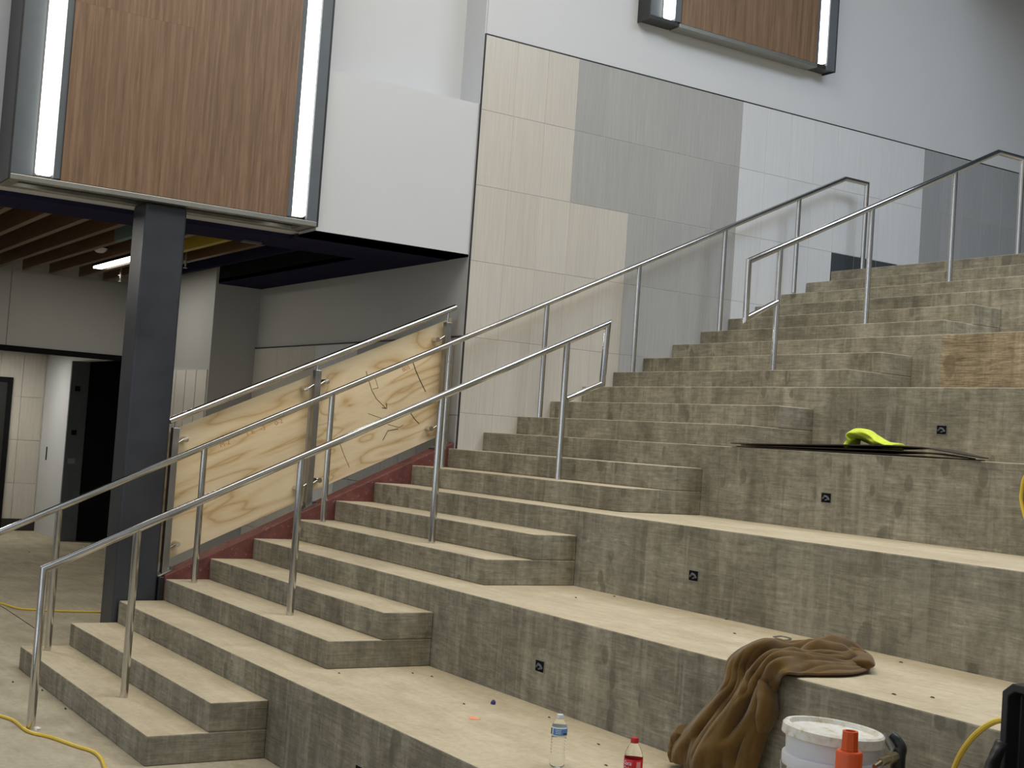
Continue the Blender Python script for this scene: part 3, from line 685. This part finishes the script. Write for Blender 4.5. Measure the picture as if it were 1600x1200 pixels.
wrap('Cola', .020, (cxv, cyv), .0356, ca-.62, z3+.132, M['pale'], lb, 'label_letter', .23)
MB().add([(cxv+.0357*math.cos(ca+a), cyv+.0357*math.sin(ca+a), z3+z) for z in (.118, .160) for a in (.35, .45, .55, .65, .75, .85)], [(i, i+1, i+7, i+6) for i in range(5)]).build('label_panel', plain('pink_label', (.75, .30, .30), .4), lb)
# ---------------------------------------------------------------- pail, orange tube, hose fitting, black case
pc = at_dist(4.52, 1303, 1136); px_, py_ = float(pc[0]), float(pc[1]); ph_ = float(pc[2])-z3
pl = empty('plastic_pail', (px_, py_, z3)); tag(pl, 'white plastic pail with a dirty lid in front of the brown jacket', 'bucket')
a = .151; prof = [(.001, .003), (.130, .0), (.134, .006), (.1395, ph_-.122), (.1565, ph_-.122), (.1575, ph_-.118), (.1575, ph_-.092), (.156, ph_-.088), (.1465, ph_-.085), (.148, ph_-.03), (.1525, ph_-.028), (.1525, ph_-.012)]
MB().lathe(prof, (px_, py_, z3), 56, caps=False).build('pail_body', M['plastic_white'], pl, 0, True)
ldm = MB().lathe([(.001, -.016), (.128, -.016), (.134, -.014), (.139, 0), (.153, 0), (.159, -.006), (.1605, -.034), (.157, -.036), (.156, -.012), (.140, -.010)], (0, 0, 0), 56, caps=False)
lid = ldm.build('lid', M['lid'], None, 0, True); lid.location = (px_, py_, float(pc[2])); lid.rotation_euler = (Vector((.5, .84, 0)).cross(Vector((0, 0, -1))).normalized() * math.radians(3.5))[:]; sets(lid, pl)
pa_ = math.atan2(CAM[1]-py_, CAM[0]-px_)
def patch(c, r, a0, a1, z0, z1, name, mat, parent):
    n = 10; vs = []
    for z in (z0, z1):
        for i in range(n+1):
            aa = a0+(a1-a0)*i/n; vs.append((c[0]+r*math.cos(aa), c[1]+r*math.sin(aa), z))
    return MB().add(vs, [(i, i+1, n+2+i, n+1+i) for i in range(n)]).build(name, mat, parent)
zt_ = z3+ph_-.140
lbp = patch((px_, py_), .1415, pa_-.95, pa_+.5, zt_-.16, zt_+.012, 'paper_label', M['plastic_white'], pl)
patch((px_, py_), .1419, pa_-.92, pa_-.60, zt_-.12, zt_+.004, 'warning_panel', M['print_black'], lbp)
wrap('WARNING', .020, (px_, py_), .1424, pa_-.76, zt_-.012, M['pale'], lbp, 'label_letter', .042)
rl = random.Random(5)
for row, (zo, hgt) in enumerate(((.004, .010), (-.020, .014), (-.046, .008), (-.062, .008))):
    aa = pa_-.52
    while aa < pa_-.02:
        wd = rl.uniform(.018, .05); patch((px_, py_), .1422, aa, aa+wd, zt_+zo-hgt, zt_+zo, 'print_line', M['print_black'], lbp); aa += wd+.012
MB().tube([(px_+.165*math.cos(pa_-1.25+.05*k), py_+.165*math.sin(pa_-1.25+.05*k), z3+ph_-.11-.026*k) for k in range(8)], .0028, 8).build('wire_handle', M['rail_metal'], pl, 0, True)
oc = at_dist(4.27, 1329, 1142); ox, oy, oz = map(float, oc)
ot = empty('orange_tube', (ox, oy, z3)); tag(ot, 'tall orange plastic tube with a narrow hollow top in front of the pail', 'tube'); hh = oz-z3
MB().lathe([(.001, 0), (.039, 0), (.0395, .004), (.0395, hh-.066), (.037, hh-.060), (.026, hh-.058)], (ox, oy, z3), 36, caps=False).build('tube_body', M['orange'], ot, 0, True)
b = MB(); n8 = 8; vs = []
for (r, z) in ((.0265, hh-.060), (.0265, hh-.052), (.0258, hh-.050), (.0245, hh), (.0165, hh), (.0160, hh-.04), (.001, hh-.04)):
    for j in range(n8): th = 2*math.pi*(j+.5)/n8; vs.append((ox+r*math.cos(th), oy+r*math.sin(th), z3+z))
fs = [(i*n8+j, i*n8+(j+1) % n8, (i+1)*n8+(j+1) % n8, (i+1)*n8+j) for i in range(6) for j in range(n8)]
b.add(vs, fs).build('octagonal_neck', M['orange'], ot, .001)
def dp(D, u, v): return Vector(at_dist(D, u, v))
hs = empty('hose_fitting', tuple(dp(4.70, 1400, 1200))[:2] + (z3,)); tag(hs, 'black hose valve with worn metal lever beside the white pail', 'valve')
base = dp(4.62, 1402, 1200)
MB().lathe([(.001, 0), (.034, 0), (.034, base.z-z3-.04), (.028, base.z-z3-.03), (.028, base.z-z3-.01), (.001, base.z-z3-.01)], (base.x, base.y, z3), 20, caps=False).build('hose_body', M['rubber'], hs, 0, True)
ribbon([base-Vector((0, 0, .02)), dp(4.62, 1405, 1180), dp(4.62, 1407, 1168), dp(4.62, 1402, 1158), dp(4.62, 1395, 1150), dp(4.62, 1392, 1147)], lambda s: .028*(1-.55*s), lambda s: .024*(1-.5*s), 'rubber_boot', M['rubber'], hs, .05, 14, 4)
MB().tube([dp(4.6, 1381, 1146), dp(4.6, 1386, 1158), dp(4.6, 1393, 1172)], [.008, .010, .011], 10).build('lever', M['rail_metal'], hs, 0, True)
MB().tube([dp(4.36, 1366, 1198), dp(4.40, 1376, 1191)], .007, 10).tube([dp(4.40, 1376, 1191), dp(4.50, 1388, 1186)], .013, 6).tube([dp(4.50, 1388, 1186), dp(4.62, 1400, 1182)], .017, 8).build('coupling', M['brass'], hs, 0, True)
cs = empty('open_tool_case', (7.0, 1.35, z3)); tag(cs, 'black open tool case standing on the first tier', 'case')
tl = dp(4.58, 1577, 1079); X0, Yc, ZT = tl.x, tl.y, tl.z
cpoly = lambda i: [(X0+i, .62+i), (X0+.62-i, .62+i), (X0+.62-i, ZT-.05), (X0+.57-i, ZT-i), (X0+.05, ZT-i), (X0+i, ZT-.0-.03)]
rim = MB()
o_, i_ = [(X0, .60), (X0+.64, .60), (X0+.64, ZT-.04), (X0+.60, ZT+.02), (X0+.035, ZT+.03), (X0, ZT)], [(X0+.022, .622), (X0+.618, .622), (X0+.618, ZT-.05), (X0+.588, ZT-.005), (X0+.045, ZT+.005), (X0+.022, ZT-.012)]
n = len(o_); vs = [(x, Yc-.035, z) for x, z in o_]+[(x, Yc-.035, z) for x, z in i_]+[(x, Yc+.05, z) for x, z in o_]+[(x, Yc+.03, z) for x, z in i_]
fs = [(k, (k+1) % n, n+(k+1) % n, n+k) for k in range(n)]+[(k, 2*n+k, 2*n+(k+1) % n, (k+1) % n) for k in range(n)]+[(n+k, n+(k+1) % n, 3*n+(k+1) % n, 3*n+k) for k in range(n)]
fs += [tuple(3*n+k for k in range(n)), tuple(2*n+k for k in range(n))[::-1]]
rim.add(vs, fs).build('lid', M['rubber'], cs, .004)
MB().box(X0, X0+.64, Yc-.42, Yc+.05, z3, .60).build('tray', M['rubber'], cs, .012)
ribbon([dp(4.5, 1566, 1158), dp(4.5, 1560, 1172), dp(4.5, 1552, 1192), dp(4.5, 1545, 1215)], lambda s: .012+.05*s, .02, 'strap', M['rubber'], cs, .1, 10, 2)
# ---------------------------------------------------------------- small marks and scraps
def blob(p, sx, sy, sz, name, mat, label, cat, group=None, seed=0):
    rr = random.Random(seed); b = MB(); n = 9; vs = []
    for (k, zf) in ((1.0, 0), (.85, .6), (.35, 1)):
        for j in range(n): th = 2*math.pi*j/n; q = k*rr.uniform(.7, 1.2); vs.append((p[0]+sx*q*math.cos(th), p[1]+sy*q*math.sin(th), p[2]+sz*zf))
    fs = [(i*n+j, i*n+(j+1) % n, (i+1)*n+(j+1) % n, (i+1)*n+j) for i in range(2) for j in range(n)]+[tuple(2*n+j for j in range(n)), tuple(range(n))[::-1]]
    return tag(b.add(vs, fs).build(name, mat), label, cat, group)
blob(on(2, z3+.001, 740, 1122), .045, .028, .001, 'chalk_mark', M['pink_mark'], 'orange chalk mark on the first wide concrete tier', 'mark', seed=3)
blob(on(2, z3+.001, 771, 1100), .016, .012, .02, 'blue_scrap', M['blue_scrap'], 'dark blue plastic scrap on the first wide tier', 'scrap', seed=4)
for i, (u, v) in enumerate(((776, 910), (803, 911))):
    blob(on(2, 6*h+.001, u, v+1), .014, .012, .02, 'plaster_crumb', M['chalk'], 'white plaster crumb at the foot of the concrete steps', 'crumb', 'white plaster crumbs', seed=10+i)
for i, (u, v, k) in enumerate(((935, 1163, 3), (858, 1121, 3), (947, 1196, 3), (675, 1057, 3), (530, 1052, 3), (645, 1052, 3), (1135, 968, 6), (960, 932, 6), (1148, 990, 6), (725, 1100, 3), (1397, 1085, 6), (1457, 1090, 6), (900, 934, 6), (1408, 1035, 6))):
    blob(on(2, k*h+.001, u, v), .012, .004, .004, 'dirt_scrap', M['debris'], 'small dark scrap of dirt on a concrete tier', 'scrap', 'dark scraps on the tiers', seed=30+i)
for i, (u, v) in enumerate(((46, 863), (20, 1066), (66, 1079), (102, 1108))):
    blob(on(2, .001, u, v), .014, .006, .008, 'dirt_scrap', M['debris'], 'small dark scrap of dirt on the concrete floor', 'scrap', 'dark scraps on the floor', seed=60+i)
blob(on(2, .001, 58, 1139), .03, .02, .012, 'plaster_crumb', M['chalk'], 'white plaster crumb at the foot of the handrail post on the floor', 'crumb', seed=80)
tw = [on(2, 6*h+.004, u, v) for u, v in ((1208, 995), (1222, 994), (1236, 998), (1224, 1000), (1211, 996))]
tag(MB().tube(smooth(tw, 5), .003, 6).build('wire_tie', M['rail_metal'], None, 0, True), 'thin twisted wire lying near the brown jacket', 'wire')
